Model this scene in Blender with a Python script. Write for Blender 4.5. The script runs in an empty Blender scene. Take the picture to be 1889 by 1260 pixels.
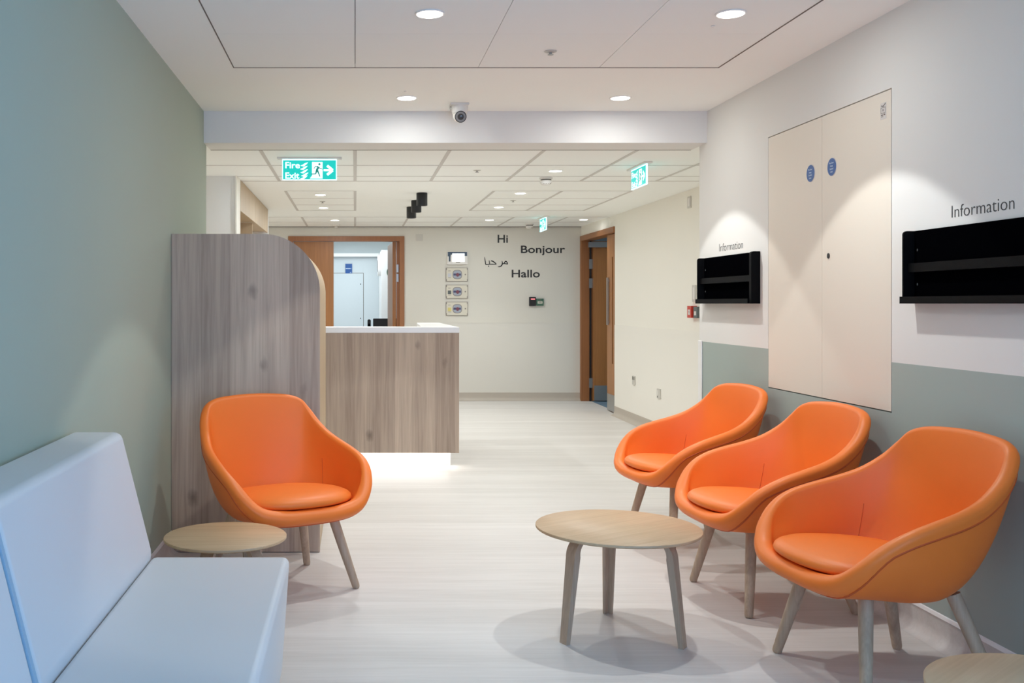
import bpy, bmesh, math, random
from mathutils import Vector, Matrix
PI = math.pi
C = bpy.context.scene.collection
scene = bpy.context.scene

# ------------------------------------------------------------------ camera
F_PX, W_PX, H_PX = 1820.0, 1889.0, 1260.0
VPX, VPY, EYE = 655.0, 560.0, 1.225
cam = bpy.data.cameras.new('camera')
cam.sensor_width = 36.0
cam.lens = F_PX / W_PX * 36.0
cam.shift_x = (W_PX / 2 - VPX) / W_PX
cam.shift_y = -(H_PX / 2 - VPY) / W_PX
cam.clip_start = 0.05
camo = bpy.data.objects.new('camera', cam)
camo.location = (0, 0, EYE)
camo.rotation_euler = (PI / 2, 0, 0)
C.objects.link(camo)
scene.camera = camo

# ------------------------------------------------------------------ world, exposure, daylight
w = bpy.data.worlds.new('world'); scene.world = w
w.use_nodes = True
w.node_tree.nodes['Background'].inputs[0].default_value = (0.55, 0.75, 1.0, 1)
w.node_tree.nodes['Background'].inputs[1].default_value = 0.6
scene.view_settings.view_transform = 'Standard'
scene.view_settings.look = 'None'
scene.view_settings.exposure = 0.14
scene.view_settings.gamma = 1.0
scene.view_settings.use_curve_mapping = False
scene.cycles.use_denoising = True
scene.cycles.max_bounces = 16
scene.cycles.diffuse_bounces = 14
scene.cycles.sample_clamp_indirect = 6.0

DAY, NEAR_W, HALL_W, FAR_W = 42.0, 35.0, 26.0, 44.0
DAY_BACK = 82.0
NEAR_WIDE, HALL_WIDE = 3.2, 6.0
WARM = (0.96, 1.0, 1.0)
HALLC_WIDE = (0.92, 1.0, 1.06)
HALLC = (0.97, 1.0, 0.95)

def area(name, loc, rot, sx, sy, power, col):
    l = bpy.data.lights.new(name, 'AREA'); l.shape = 'RECTANGLE'
    l.size, l.size_y, l.energy, l.color = sx, sy, power, col
    o = bpy.data.objects.new(name, l); C.objects.link(o)
    o.location = loc; o.rotation_euler = rot
    return o
# daylight through the window in the right wall beside the camera and the one behind it
area('daylight', (2.42, 0.6, 1.35), (0, PI / 2, 0), 1.5, 2.3, DAY, (0.07, 0.46, 1.0))
area('daylight', (0.6, -2.82, 1.35), (PI / 2, 0, 0), 2.0, 1.5, DAY_BACK, (0.47, 0.63, 1.0))
# the ceiling panels lighting the room behind the open double door, and the one behind the side door
area('room_lamp', (-0.2, 15.2, 2.28), (0, 0, 0), 1.6, 2.4, FAR_W, (0.86, 0.95, 1.0))
area('room_lamp', (4.3, 11.3, 2.25), (0, 0, 0), 0.8, 0.8, 10, (0.7, 0.88, 1.0))

# ------------------------------------------------------------------ materials
def srgb(r, g, b):
    f = lambda c: (c / 255 / 12.92) if c / 255 <= 0.04045 else ((c / 255 + 0.055) / 1.055) ** 2.4
    return (f(r), f(g), f(b), 1)

def mat(name, col, rough=0.6, metal=0.0, emit=0.0, ecol=None, noise=0.0, nscale=30, bump=0.0, bscale=200, spec=0.5):
    m = bpy.data.materials.new(name); m.use_nodes = True
    nt = m.node_tree; p = nt.nodes['Principled BSDF']
    p.inputs['Base Color'].default_value = col
    p.inputs['Roughness'].default_value = rough
    p.inputs['Metallic'].default_value = metal
    p.inputs['Specular IOR Level'].default_value = spec
    if emit:
        p.inputs['Emission Color'].default_value = ecol or col
        p.inputs['Emission Strength'].default_value = emit
    tc = nt.nodes.new('ShaderNodeTexCoord')
    if noise:
        n = nt.nodes.new('ShaderNodeTexNoise'); n.inputs['Scale'].default_value = nscale; n.inputs['Detail'].default_value = 4
        nt.links.new(tc.outputs['Object'], n.inputs['Vector'])
        mr = nt.nodes.new('ShaderNodeMapRange'); mr.inputs[3].default_value = 1 - noise; mr.inputs[4].default_value = 1 + noise
        nt.links.new(n.outputs['Fac'], mr.inputs[0])
        mx = nt.nodes.new('ShaderNodeVectorMath'); mx.operation = 'SCALE'
        mx.inputs[0].default_value = col[:3]
        nt.links.new(mr.outputs[0], mx.inputs['Scale'])
        nt.links.new(mx.outputs[0], p.inputs['Base Color'])
    if bump:
        n2 = nt.nodes.new('ShaderNodeTexNoise'); n2.inputs['Scale'].default_value = bscale; n2.inputs['Detail'].default_value = 3
        nt.links.new(tc.outputs['Object'], n2.inputs['Vector'])
        b = nt.nodes.new('ShaderNodeBump'); b.inputs['Strength'].default_value = bump; b.inputs['Distance'].default_value = 0.002
        nt.links.new(n2.outputs['Fac'], b.inputs['Height'])
        nt.links.new(b.outputs[0], p.inputs['Normal'])
    return m

def wood(name, dark, light, along='Z', fine=70, broad=7, rough=0.5, knots=0.0, contrast=1.0, stretch=0.035, planks=0.0, plank_axis='X', coords='Object'):
    m = bpy.data.materials.new(name); m.use_nodes = True
    nt = m.node_tree; L = nt.links.new; p = nt.nodes['Principled BSDF']
    p.inputs['Roughness'].default_value = rough
    tc = nt.nodes.new('ShaderNodeTexCoord')
    def mapped(scale):
        mp = nt.nodes.new('ShaderNodeMapping')
        s = [scale] * 3; s['XYZ'.index(along)] = scale * stretch
        mp.inputs['Scale'].default_value = s
        L(tc.outputs[coords], mp.inputs['Vector']); return mp
    def noise(vec, scale, detail, dist=0.0):
        n = nt.nodes.new('ShaderNodeTexNoise'); n.inputs['Scale'].default_value = scale
        n.inputs['Detail'].default_value = detail; n.inputs['Distortion'].default_value = dist
        n.inputs['Roughness'].default_value = 0.62
        L(vec.outputs[0], n.inputs['Vector']); return n
    n1 = noise(mapped(fine), 1.0, 4, 1.0)
    n2 = noise(mapped(broad), 1.0, 3, 1.4)
    wv = nt.nodes.new('ShaderNodeTexNoise'); wv.inputs['Scale'].default_value = 1; wv.inputs['Detail'].default_value = 1
    mm = mapped(broad * 2.6); L(mm.outputs[0], wv.inputs['Vector'])
    sn = nt.nodes.new('ShaderNodeMath'); sn.operation = 'MULTIPLY'; sn.inputs[1].default_value = 38
    L(wv.outputs['Fac'], sn.inputs[0])
    si = nt.nodes.new('ShaderNodeMath'); si.operation = 'SINE'; L(sn.outputs[0], si.inputs[0])
    def madd(a, k, b=None):
        x = nt.nodes.new('ShaderNodeMath'); x.operation = 'MULTIPLY_ADD'; x.inputs[1].default_value = k
        L(a, x.inputs[0])
        if b is None: x.inputs[2].default_value = 0
        elif isinstance(b, float): x.inputs[2].default_value = b
        else: L(b, x.inputs[2])
        return x.outputs[0]
    v = madd(n1.outputs['Fac'], 0.65 * contrast, 0.5 - 0.5 * (0.65 + 1.0) * contrast)
    v = madd(n2.outputs['Fac'], 1.0 * contrast, v)
    v = madd(si.outputs[0], 0.055 * contrast, v)
    if planks:
        sep = nt.nodes.new('ShaderNodeSeparateXYZ'); L(tc.outputs[coords], sep.inputs[0])
        dv = nt.nodes.new('ShaderNodeMath'); dv.operation = 'DIVIDE'; dv.inputs[1].default_value = planks
        L(sep.outputs['XYZ'.index(plank_axis)], dv.inputs[0])
        fl = nt.nodes.new('ShaderNodeMath'); fl.operation = 'FLOOR'; L(dv.outputs[0], fl.inputs[0])
        wn = nt.nodes.new('ShaderNodeTexWhiteNoise'); wn.noise_dimensions = '1D'; L(fl.outputs[0], wn.inputs['W'])
        v = madd(wn.outputs['Value'], 0.32 * contrast, madd(v, 1.0, -0.16 * contrast))
    cr = nt.nodes.new('ShaderNodeValToRGB')
    cr.color_ramp.elements[0].position = 0.12; cr.color_ramp.elements[0].color = dark
    cr.color_ramp.elements[1].position = 0.88; cr.color_ramp.elements[1].color = light
    L(v, cr.inputs[0])
    out = cr.outputs[0]
    if knots:
        mp = nt.nodes.new('ShaderNodeMapping'); s = [5.2] * 3; s['XYZ'.index(along)] = 3.0
        mp.inputs['Scale'].default_value = s; L(tc.outputs[coords], mp.inputs['Vector'])
        nz = nt.nodes.new('ShaderNodeTexNoise'); nz.inputs['Scale'].default_value = 6; L(mp.outputs[0], nz.inputs['Vector'])
        ad = nt.nodes.new('ShaderNodeVectorMath'); ad.operation = 'MULTIPLY_ADD'
        ad.inputs[1].default_value = (0.12, 0.12, 0.12)
        L(nz.outputs['Color'], ad.inputs[0]); L(mp.outputs[0], ad.inputs[2])
        vo = nt.nodes.new('ShaderNodeTexVoronoi'); vo.inputs['Scale'].default_value = 1.0
        L(ad.outputs[0], vo.inputs['Vector'])
        mr = nt.nodes.new('ShaderNodeMapRange'); mr.inputs[1].default_value = 0.05; mr.inputs[2].default_value = 0.17
        mr.inputs[3].default_value = knots; mr.inputs[4].default_value = 0.0
        L(vo.outputs['Distance'], mr.inputs[0])
        mx = nt.nodes.new('ShaderNodeMixRGB'); mx.inputs[2].default_value = tuple(c * 0.45 for c in dark[:3]) + (1,)
        L(mr.outputs[0], mx.inputs[0]); L(out, mx.inputs[1]); out = mx.outputs[0]
    L(out, p.inputs['Base Color'])
    return m

M = {}
M['ceiling'] = mat('ceiling_paint', srgb(248, 249, 245), 0.9, noise=0.01, nscale=3)
M['tile'] = mat('ceiling_tile', srgb(245, 247, 244), 0.92, bump=0.1, bscale=400)
M['tbar'] = mat('ceiling_bar', srgb(205, 201, 195), 0.6)
M['gap'] = mat('shadow_gap', srgb(120, 112, 104), 0.9)
M['white_wall'] = mat('white_wall_paint', srgb(228, 226, 222), 0.8, noise=0.012, nscale=2.5)
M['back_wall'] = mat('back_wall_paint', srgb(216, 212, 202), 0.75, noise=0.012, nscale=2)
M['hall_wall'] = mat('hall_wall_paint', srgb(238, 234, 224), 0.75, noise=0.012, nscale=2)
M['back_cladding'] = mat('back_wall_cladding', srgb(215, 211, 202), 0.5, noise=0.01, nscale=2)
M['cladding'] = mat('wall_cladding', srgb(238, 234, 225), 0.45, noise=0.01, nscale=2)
M['sage'] = mat('sage_wall_paint', srgb(168, 178, 162), 0.8, noise=0.02, nscale=2)
M['grey_green'] = mat('grey_green_paint', srgb(164, 176, 170), 0.75, noise=0.012, nscale=3)
M['cream'] = mat('cream_door_paint', srgb(229, 219, 205), 0.5, noise=0.01, nscale=2)
M['corner'] = mat('white_plastic_trim', srgb(240, 239, 238), 0.4)
M['floor'] = wood('pale_plank_vinyl', srgb(190, 185, 180), srgb(217, 213, 209), 'X', 75, 8, 0.5, contrast=0.75, stretch=0.05, planks=0.145, plank_axis='Y')
M['hall_skirting'] = mat('beige_vinyl_skirting', srgb(182, 172, 160), 0.5, noise=.02)
M['oak_grey'] = wood('greyed_oak_laminate', srgb(146, 126, 110), srgb(204, 184, 164), 'Z', 60, 7, 0.5, knots=0.7, contrast=0.9, planks=0.145)
M['oak_cab'] = wood('pale_oak_laminate', srgb(172, 148, 116), srgb(200, 178, 146), 'Z', 60, 7, 0.5, contrast=0.7)
M['oak_table'] = wood('oak_veneer', srgb(176, 142, 106), srgb(208, 178, 142), 'X', 45, 9, 0.42, contrast=0.95, stretch=0.06)
M['oak_leg'] = wood('soaped_oak', srgb(158, 134, 112), srgb(196, 172, 148), 'Z', 90, 18, 0.5, contrast=0.9)
M['door_wood'] = wood('brown_oak_door', srgb(140, 90, 46), srgb(176, 120, 68), 'Z', 60, 8, 0.4, contrast=0.8)
M['frame_wood'] = wood('brown_oak_frame', srgb(136, 86, 48), srgb(164, 108, 64), 'Z', 60, 12, 0.4, contrast=0.7)
M['orange'] = mat('orange_upholstery', srgb(242, 122, 42), 0.46, noise=0.02, nscale=6, bump=0.12, bscale=600, spec=0.45)
M['piping'] = mat('dark_orange_piping', srgb(196, 78, 18), 0.6)
M['vinyl'] = mat('pale_grey_vinyl', srgb(214, 214, 214), 0.42, noise=0.015, nscale=4)
M['blue_seam'] = mat('blue_seam', srgb(150, 180, 200), 0.5)
M['dark'] = mat('dark_plinth', srgb(60, 60, 62), 0.6)
M['counter'] = mat('white_solid_surface', srgb(246, 245, 244), 0.28)
M['led'] = mat('led_strip', (1, 1, 1, 1), 0.5, emit=12.0, ecol=(1.0, 0.98, 0.94, 1))
M['black_metal'] = mat('black_powder_coat', srgb(8, 8, 10), 0.6, spec=.08)
M['black_soft'] = mat('black_metal_panel', srgb(4, 4, 6), 0.8, spec=.0)
M['black'] = mat('black_plastic', srgb(24, 24, 26), 0.45)
M['lettering'] = mat('black_vinyl_lettering', srgb(44, 44, 46), 0.6)
M['diffuser'] = mat('lamp_diffuser', (1, 1, 1, 1), 0.5, emit=9.0, ecol=(1.0, 0.96, 0.9, 1))
M['ring'] = mat('white_lamp_ring', srgb(240, 238, 235), 0.4)
M['plastic'] = mat('white_plastic', srgb(226, 222, 216), 0.45)
M['plastic_grey'] = mat('grey_plastic', srgb(200, 196, 188), 0.5)
M['slot'] = mat('dark_slot', srgb(110, 104, 96), 0.7)
M['sign_green'] = mat('sign_green', srgb(0, 150, 140), 0.4, emit=0.75, ecol=srgb(10, 200, 190))
M['sign_white'] = mat('sign_white', srgb(235, 250, 250), 0.4, emit=1.0, ecol=srgb(215, 250, 250))
M['sign_edge'] = mat('sign_acrylic_edge', srgb(200, 245, 250), 0.2, emit=1.6, ecol=srgb(185, 240, 255))
M['sign_dark'] = mat('sign_figure', srgb(30, 140, 130), 0.4, emit=0.3, ecol=srgb(50, 160, 150))
M['steel'] = mat('brushed_steel', srgb(176, 176, 174), 0.35, metal=0.85)
M['blue_sign'] = mat('blue_sign', srgb(30, 82, 150), 0.4)
M['white_print'] = mat('white_print', srgb(190, 206, 226), 0.5)
M['grey_print'] = mat('grey_print', srgb(120, 112, 108), 0.6)
M['label_paper'] = mat('label_paper', srgb(214, 208, 204), 0.5)
M['red'] = mat('red_plastic', srgb(200, 60, 45), 0.45)
M['green'] = mat('green_plastic', srgb(62, 100, 82), 0.45)
M['led_red'] = mat('red_led', (1, .1, .1, 1), 0.4, emit=2.5, ecol=(1, .18, .2, 1))
M['screen'] = mat('lit_screen', (1, 1, 1, 1), 0.3, emit=1.0, ecol=srgb(238, 248, 255))
M['navy'] = mat('dark_blue_plastic', srgb(62, 78, 96), 0.45)
M['panel_cream'] = mat('cream_panel', srgb(214, 208, 192), 0.5)
M['panel_line'] = mat('grey_panel_frame', srgb(142, 134, 126), 0.5)
M['dial'] = mat('dial_window', srgb(160, 166, 178), 0.3)
M['dial_dark'] = mat('dial_mark', srgb(74, 72, 104), 0.4)
M['dial_red'] = mat('dial_centre', srgb(120, 66, 78), 0.4)
M['blue_grey_label'] = mat('blue_grey_label', srgb(196, 198, 206), 0.5)
M['dark_label'] = mat('dark_grey_label', srgb(92, 100, 100), 0.5)
M['yellow_label'] = mat('yellow_label', srgb(214, 200, 120), 0.5)
M['glass'] = mat('lens_glass', srgb(60, 58, 58), 0.12)
M['lens_ring'] = mat('lens_ring', srgb(130, 126, 122), 0.3)
M['room_wall'] = mat('room_wall_paint', srgb(206, 214, 218), 0.8)
M['blue_floor'] = mat('blue_grey_floor', srgb(96, 122, 142), 0.5)
M['outside'] = mat('render_paint', srgb(200, 200, 200), 0.9)

# ------------------------------------------------------------------ mesh helpers
class MB:
    def __init__(s): s.bm = bmesh.new()
    def box(s, x0, x1, y0, y1, z0, z1):
        v = [s.bm.verts.new((x, y, z)) for z in (z0, z1) for y in (y0, y1) for x in (x0, x1)]
        for f in ((0, 2, 3, 1), (4, 5, 7, 6), (0, 1, 5, 4), (2, 6, 7, 3), (0, 4, 6, 2), (1, 3, 7, 5)):
            s.bm.faces.new([v[i] for i in f])
        return s
    def loft(s, rings, closed=True, cap0=True, cap1=True):
        R = [[s.bm.verts.new(p) for p in r] for r in rings]
        n = len(R[0])
        for a, b in zip(R, R[1:]):
            for i in range(n if closed else n - 1):
                j = (i + 1) % n
                s.bm.faces.new((a[i], a[j], b[j], b[i]))
        if cap0 and closed: s.bm.faces.new(list(reversed(R[0])))
        if cap1 and closed: s.bm.faces.new(R[-1])
        return s
    def lathe(s, prof, n=32, c=(0, 0, 0), axis='Z', cap0=True, cap1=True):
        rings = []
        for r, h in prof:
            ring = []
            for i in range(n):
                a = 2 * PI * i / n; x, y = r * math.cos(a), r * math.sin(a)
                p = {'Z': (x, y, h), 'Y': (x, h, -y), 'X': (h, x, y)}[axis]
                ring.append((p[0] + c[0], p[1] + c[1], p[2] + c[2]))
            rings.append(ring)
        return s.loft(rings, True, cap0, cap1)
    def cone(s, p0, p1, r0, r1, n=20, rings=None):
        p0, p1 = Vector(p0), Vector(p1); d = (p1 - p0)
        q = d.to_track_quat('Z', 'Y'); out = []
        for t, r in (rings or [(0, r0), (1, r1)]):
            out.append([p0 + d * t + q @ Vector((r * math.cos(2 * PI * i / n), r * math.sin(2 * PI * i / n), 0)) for i in range(n)])
        return s.loft(out)
    def tube(s, pts, r, n=8, closed=False):
        pts = [Vector(p) for p in pts]; rings = []; N = len(pts)
        up = Vector((0, 0, 1))
        for i, p in enumerate(pts):
            a = pts[(i - 1) % N] if (closed or i > 0) else p
            b = pts[(i + 1) % N] if (closed or i < N - 1) else p
            t = (b - a).normalized()
            u = up.cross(t)
            if u.length < 1e-3: u = Vector((1, 0, 0)).cross(t)
            u.normalize(); v = t.cross(u)
            rings.append([p + u * (r * math.cos(2 * PI * k / n)) + v * (r * math.sin(2 * PI * k / n)) for k in range(n)])
        if closed:
            rings.append(rings[0]); return s.loft(rings, True, False, False)
        return s.loft(rings)
    def prism(s, poly, d0, d1, axis='Y'):
        f = {'Y': lambda a, b, d: (a, d, b), 'X': lambda a, b, d: (d, a, b), 'Z': lambda a, b, d: (a, b, d)}[axis]
        return s.loft([[f(a, b, d0) for a, b in poly], [f(a, b, d1) for a, b in poly]])
    def stroke(s, pts, wd, y0, y1, n=10):
        """a flat line of the given width in the x-z plane"""
        ws = wd if isinstance(wd, (list, tuple)) else [wd] * len(pts)
        for (a, wa), (b, wb) in zip(zip(pts, ws), zip(pts[1:], ws[1:])):
            dx, dz = b[0] - a[0], b[1] - a[1]; l = math.hypot(dx, dz) or 1
            nx, nz = -dz / l / 2, dx / l / 2
            s.prism([(a[0] + nx * wa, a[1] + nz * wa), (a[0] - nx * wa, a[1] - nz * wa), (b[0] - nx * wb, b[1] - nz * wb), (b[0] + nx * wb, b[1] + nz * wb)], y0, y1)
        for p, q in list(zip(pts, ws))[1:-1]:
            s.prism([(p[0] + q / 2 * math.cos(2 * PI * k / n), p[1] + q / 2 * math.sin(2 * PI * k / n)) for k in range(n)], y0, y1)
        return s
    def disc(s, x, z, rx, rz, y0, y1, n=32, p=2.0):
        pts = []
        for k in range(n):
            a = 2 * PI * k / n; c, d = math.cos(a), math.sin(a)
            pts.append((x + rx * math.copysign(abs(c) ** (2 / p), c), z + rz * math.copysign(abs(d) ** (2 / p), d)))
        return s.prism(pts, y0, y1)
    def build(s, name, m, parent=None, smooth=False, bevel=0.0, seg=2, angle=35):
        bmesh.ops.recalc_face_normals(s.bm, faces=s.bm.faces[:])
        me = bpy.data.meshes.new(name); s.bm.to_mesh(me); s.bm.free()
        me.materials.append(M[m] if isinstance(m, str) else m)
        o = bpy.data.objects.new(name, me); C.objects.link(o)
        if parent: o.parent = parent
        if smooth or bevel:
            for p in me.polygons: p.use_smooth = True
            try: me.set_sharp_from_angle(angle=math.radians(angle))
            except Exception: pass
        if bevel:
            b = o.modifiers.new('bevel', 'BEVEL'); b.width = bevel; b.segments = seg; b.limit_method = 'ANGLE'
            b.harden_normals = True
        return o

def rrect(x0, x1, z0, z1, r, n=6):
    pts = []
    for cx, cz, a0 in ((x1 - r, z1 - r, 0), (x0 + r, z1 - r, 90), (x0 + r, z0 + r, 180), (x1 - r, z0 + r, 270)):
        for k in range(n + 1):
            a = math.radians(a0 + 90 * k / n); pts.append((cx + r * math.cos(a), cz + r * math.sin(a)))
    return pts

def tag(o, label, cat, group=None):
    o['label'] = label; o['category'] = cat
    if group: o['group'] = group
    return o
def thing(name, label, cat, loc=(0, 0, 0), rz=0.0, group=None):
    o = bpy.data.objects.new(name, None); C.objects.link(o)
    o.location = loc; o.rotation_euler = (0, 0, rz); o.empty_display_size = 0.1
    return tag(o, label, cat, group)
def struct(o):
    o['kind'] = 'structure'; return o
def sbox(name, m, *b):
    mb = MB()
    for q in b: mb.box(*q)
    return struct(mb.build(name, m))
def dup(root, loc, rz, label, group=None):
    r = root.copy(); C.objects.link(r); r.location = loc; r.rotation_euler = (0, 0, rz); r['label'] = label
    if group: r['group'] = group
    for ch in list(root.children):
        c = ch.copy(); C.objects.link(c); c.parent = r
        for g in list(ch.children):
            d = g.copy(); C.objects.link(d); d.parent = c
    return r

def text_mesh(name, string, x0, x1, z0, capz, m, parent, bold=0.0, y=0.0, depth=0.0015, capchar=None, space=1.0):
    """flat raised lettering in the x-z plane facing -y; x from x0 to x1, baseline z0, capital height capz"""
    cu = bpy.data.curves.new(name, 'FONT'); cu.body = string; cu.size = 1.0; cu.offset = bold; cu.extrude = 0.5; cu.resolution_u = 4
    cu.space_character = space
    t = bpy.data.objects.new(name + '_source', cu); C.objects.link(t)
    dg = bpy.context.evaluated_depsgraph_get()
    me = bpy.data.meshes.new_from_object(t.evaluated_get(dg))
    cu.body = capchar or string[0]
    dg.update()
    me2 = bpy.data.meshes.new_from_object(t.evaluated_get(bpy.context.evaluated_depsgraph_get()))
    ch = max(v.co.y for v in me2.vertices) - min(v.co.y for v in me2.vertices)
    base = min(v.co.y for v in me2.vertices)
    bpy.data.meshes.remove(me2)
    bpy.data.objects.remove(t); bpy.data.curves.remove(cu)
    xs = [v.co.x for v in me.vertices]; a, b = min(xs), max(xs)
    kz = capz / ch; kx = (x1 - x0) / (b - a)
    for v in me.vertices:
        v.co = (x0 + (v.co.x - a) * kx, y - depth / 2 + (-v.co.z) * depth, z0 + (v.co.y - base) * kz)
    me.materials.clear(); me.materials.append(M[m])
    me.name = name
    o = bpy.data.objects.new(name, me); C.objects.link(o)
    if parent: o.parent = parent
    return o

# ------------------------------------------------------------------ setting: shell
XL, XR, ZC, YB0, YB1 = -0.905, 2.105, 2.375, 5.90, 6.17
HX, HZ, YE = 2.857, 2.198, 12.47      # hall right wall, hall ceiling, far wall
sbox('floor', 'floor', (-2.2, 3.02, -2.75, 17.4, -0.12, 0.0))
sbox('floor.001', 'blue_floor', (3.02, 5.6, 9.6, 13.6, -0.12, 0.0), (2.96, 3.02, 10.9, 12.34, 0.0, 0.003))
sbox('wall_left', 'sage', (XL - 0.15, XL, -2.75, 6.0, 0, ZC + 0.1))
# right wall round the flush riser cupboard and the side window; white above, grey green below
DY0, DY1, DZ0, DZ1 = 3.870, 5.028, 0.796, 2.072
WY0, WY1, WZ0, WZ1 = -0.6, 1.8, 0.6, 2.1
DADO = 0.995
sbox('wall_right', 'white_wall',
     (XR, XR + 0.2, WY1, DY0, DADO, ZC + .1), (XR, XR + 0.2, DY1, 6.03, DADO, ZC + .1), (XR, XR + .2, DY0, DY1, DZ1, ZC + .1),
     (XR + .06, XR + .2, DY0, DY1, DZ0, DZ1), (XR, XR + .2, WY0, WY1, WZ1, ZC + .1), (XR, XR + .2, -2.75, WY0, DADO, ZC + .1),
     (XR + .2, 3.0, 5.88, 6.03, 0, ZC + .1))
sbox('wall_right.001', 'grey_green',
     (XR, XR + 0.2, WY1, DY0, 0, DADO), (XR, XR + 0.2, DY1, 6.03, 0, DADO), (XR, XR + .2, DY0, DY1, 0, DZ0),
     (XR, XR + .2, WY0, WY1, 0, WZ0), (XR, XR + .2, -2.75, WY0, 0, DADO))
sbox('wall_rear', 'white_wall', (XL - .15, -0.4, -2.9, -2.75, 0, ZC + .1), (1.6, XR + .2, -2.9, -2.75, 0, ZC + .1),
     (-0.4, 1.6, -2.9, -2.75, 0, 0.6), (-0.4, 1.6, -2.9, -2.75, 2.1, ZC + .1))
def window(name, x0, x1, z0, z1, loc, rz):
    r = bpy.data.objects.new(name, None); C.objects.link(r); r.location = loc; r.rotation_euler = (0, 0, rz); struct(r)
    mb = MB(); mid = (x0 + x1) / 2
    mb.box(x0, x0 + .05, -.04, .04, z0, z1).box(x1 - .05, x1, -.04, .04, z0, z1).box(x0, x1, -.04, .04, z0, z0 + .05).box(x0, x1, -.04, .04, z1 - .05, z1).box(mid - .025, mid + .025, -.04, .04, z0, z1)
    mb.build('window_frame', 'corner', r)
window('window_1', -1.2, 1.2, WZ0, WZ1, (XR + .12, 0.6, 0), PI / 2)
window('window_2', -1.0, 1.0, 0.6, 2.1, (0.6, -2.82, 0), 0)
sbox('wall_header', 'white_wall', (XL, XR, YB0, YB1, 2.186, ZC + .1))
# near ceiling: plasterboard margin with an inset field of tiles
TX0, TX1, TY1 = -0.592, 1.772, 4.811
sbox('ceiling', 'ceiling', (XL - .15, TX0, -2.75, YB0, ZC, ZC + .1), (TX1, XR + .2, -2.75, YB0, ZC, ZC + .1), (TX0, TX1, TY1, YB0, ZC, ZC + .1))
mb = MB(); g = 0.003
xs = [-0.592, 0.0, 0.6, 1.19, 1.772]
ys = [TY1 - 0.6 * k for k in range(0, 13)]
for a, b in zip(xs, xs[1:]):
    for c, d in zip(ys[1:], ys):
        gy = 0.0012
        mb.box(a + g / 2, b - g / 2, c + gy / 2, d - gy / 2, ZC + .001, ZC + .02)
mb.box(TX0 - .003, TX0 + .002, ys[-1], TY1, ZC - .0005, ZC + .003)
struct(mb.build('ceiling.001', 'tile'))
sbox('ceiling.002', 'gap', (TX0, TX1, -2.75, TY1, ZC + .021, ZC + .1))
# thin dark strips standing in for the shaded gap around the tile field
sbox('trim_1', 'gap', (TX0 - .002, TX0 + .003, -2.4, TY1, ZC - .001, ZC + .001), (TX1 - .003, TX1 + .003, -2.4, TY1, ZC - .001, ZC + .001), (TX0, TX1, TY1 - .002, TY1 + .002, ZC - .001, ZC + .001))
# hall ceiling and its tile grid
sbox('ceiling.003', 'ceiling', (-2.2, 3.0, YB1, YE + .1, HZ, HZ + .1), (XL - .15, 3.0, 6.0, YB1, HZ + .0, HZ + .1))
mb = MB(); t = 0.012
hx = [-0.6, 0.0, 0.6, 1.2, 1.79, 2.39]
fy = [6.25, 6.94, 7.54, 7.83]
def bar(x0, x1, y0, y1): mb.box(x0, x1, y0, y1, HZ - .0025, HZ + .001)
for x in hx: bar(x - t, x + t, 6.25, 7.83)
for y in (6.94, 7.54): bar(-1.6, HX, y - .004, y + .004)
bar(-1.6, HX, 7.826, 7.846)
for x in (-0.6, 0.0): bar(x - t, x + t, 8.52, 10.32)
for y in (8.52, 9.12, 9.72, 10.32): bar(-0.6, 0.0, y - .004, y + .004)
for x in (1.2, 1.79, 2.39): bar(x - t, x + t, 8.52, 10.32)
for y in (8.52, 9.12, 9.72, 10.32): bar(1.2, 2.39, y - .004, y + .004)
for x in hx: bar(x - t, x + t, 11.08, YE)
bar(-1.3, HX, 11.07, 11.09); bar(-1.3, HX, 11.79, 11.80)
struct(mb.build('trim_2', 'tbar'))
sbox('trim_3', 'gap', (XL, XR, YB1 + .004, YB1 + .02, HZ - .012, HZ))
sbox('trim_4', 'gap', (-1.3, HX, YE - .016, YE - .004, HZ - .008, HZ))
# hall walls
sbox('wall_hall_right', 'hall_wall', (HX, 3.0, 6.03, 10.85, 0.99, HZ + .1), (HX, 3.02, 10.85, YE, 2.075, HZ + .1))
sbox('wall_hall_right.001', 'cladding', (HX - .004, 3.0, 6.03, 10.85, 0, 0.99))
BX0, BX1, BZ = -0.845, 0.623, 2.075        # outer edges of the double door frame
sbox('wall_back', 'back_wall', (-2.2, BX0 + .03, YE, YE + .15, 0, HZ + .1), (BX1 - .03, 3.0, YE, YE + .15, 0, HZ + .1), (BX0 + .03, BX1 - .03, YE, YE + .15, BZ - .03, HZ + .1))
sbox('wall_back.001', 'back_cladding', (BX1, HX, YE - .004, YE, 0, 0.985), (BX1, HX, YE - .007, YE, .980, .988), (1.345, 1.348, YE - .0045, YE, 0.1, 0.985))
sbox('wall_hall_left', 'hall_wall', (-1.75, -1.6, 6.0, 7.87, 0, HZ))
sbox('wall_hall_left.001', 'hall_wall', (-1.6, XL - .15, 5.85, 6.0, 0, HZ))
sbox('wall_hall_left.002', 'hall_wall', (-1.46, -1.31, 7.72, YE, 0, HZ))
sbox('wall_pier', 'white_wall', (-1.6, -0.909, 7.52, 7.72, 0, HZ - .0), (-1.3, -0.897, 10.16, 10.22, 0, HZ))
sbox('trim_5', 'hall_wall', (-0.909, -0.899, 7.50, 7.73, 0, HZ))
# corner protector on the end of the right wall
mb = MB(); mb.box(XR - .006, XR + .05, 6.02, 6.036, 0, DADO + .005).box(XR - .008, XR, 5.975, 6.036, 0, DADO + .005)
struct(mb.build('trim_6', 'corner', bevel=0.004))
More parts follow.
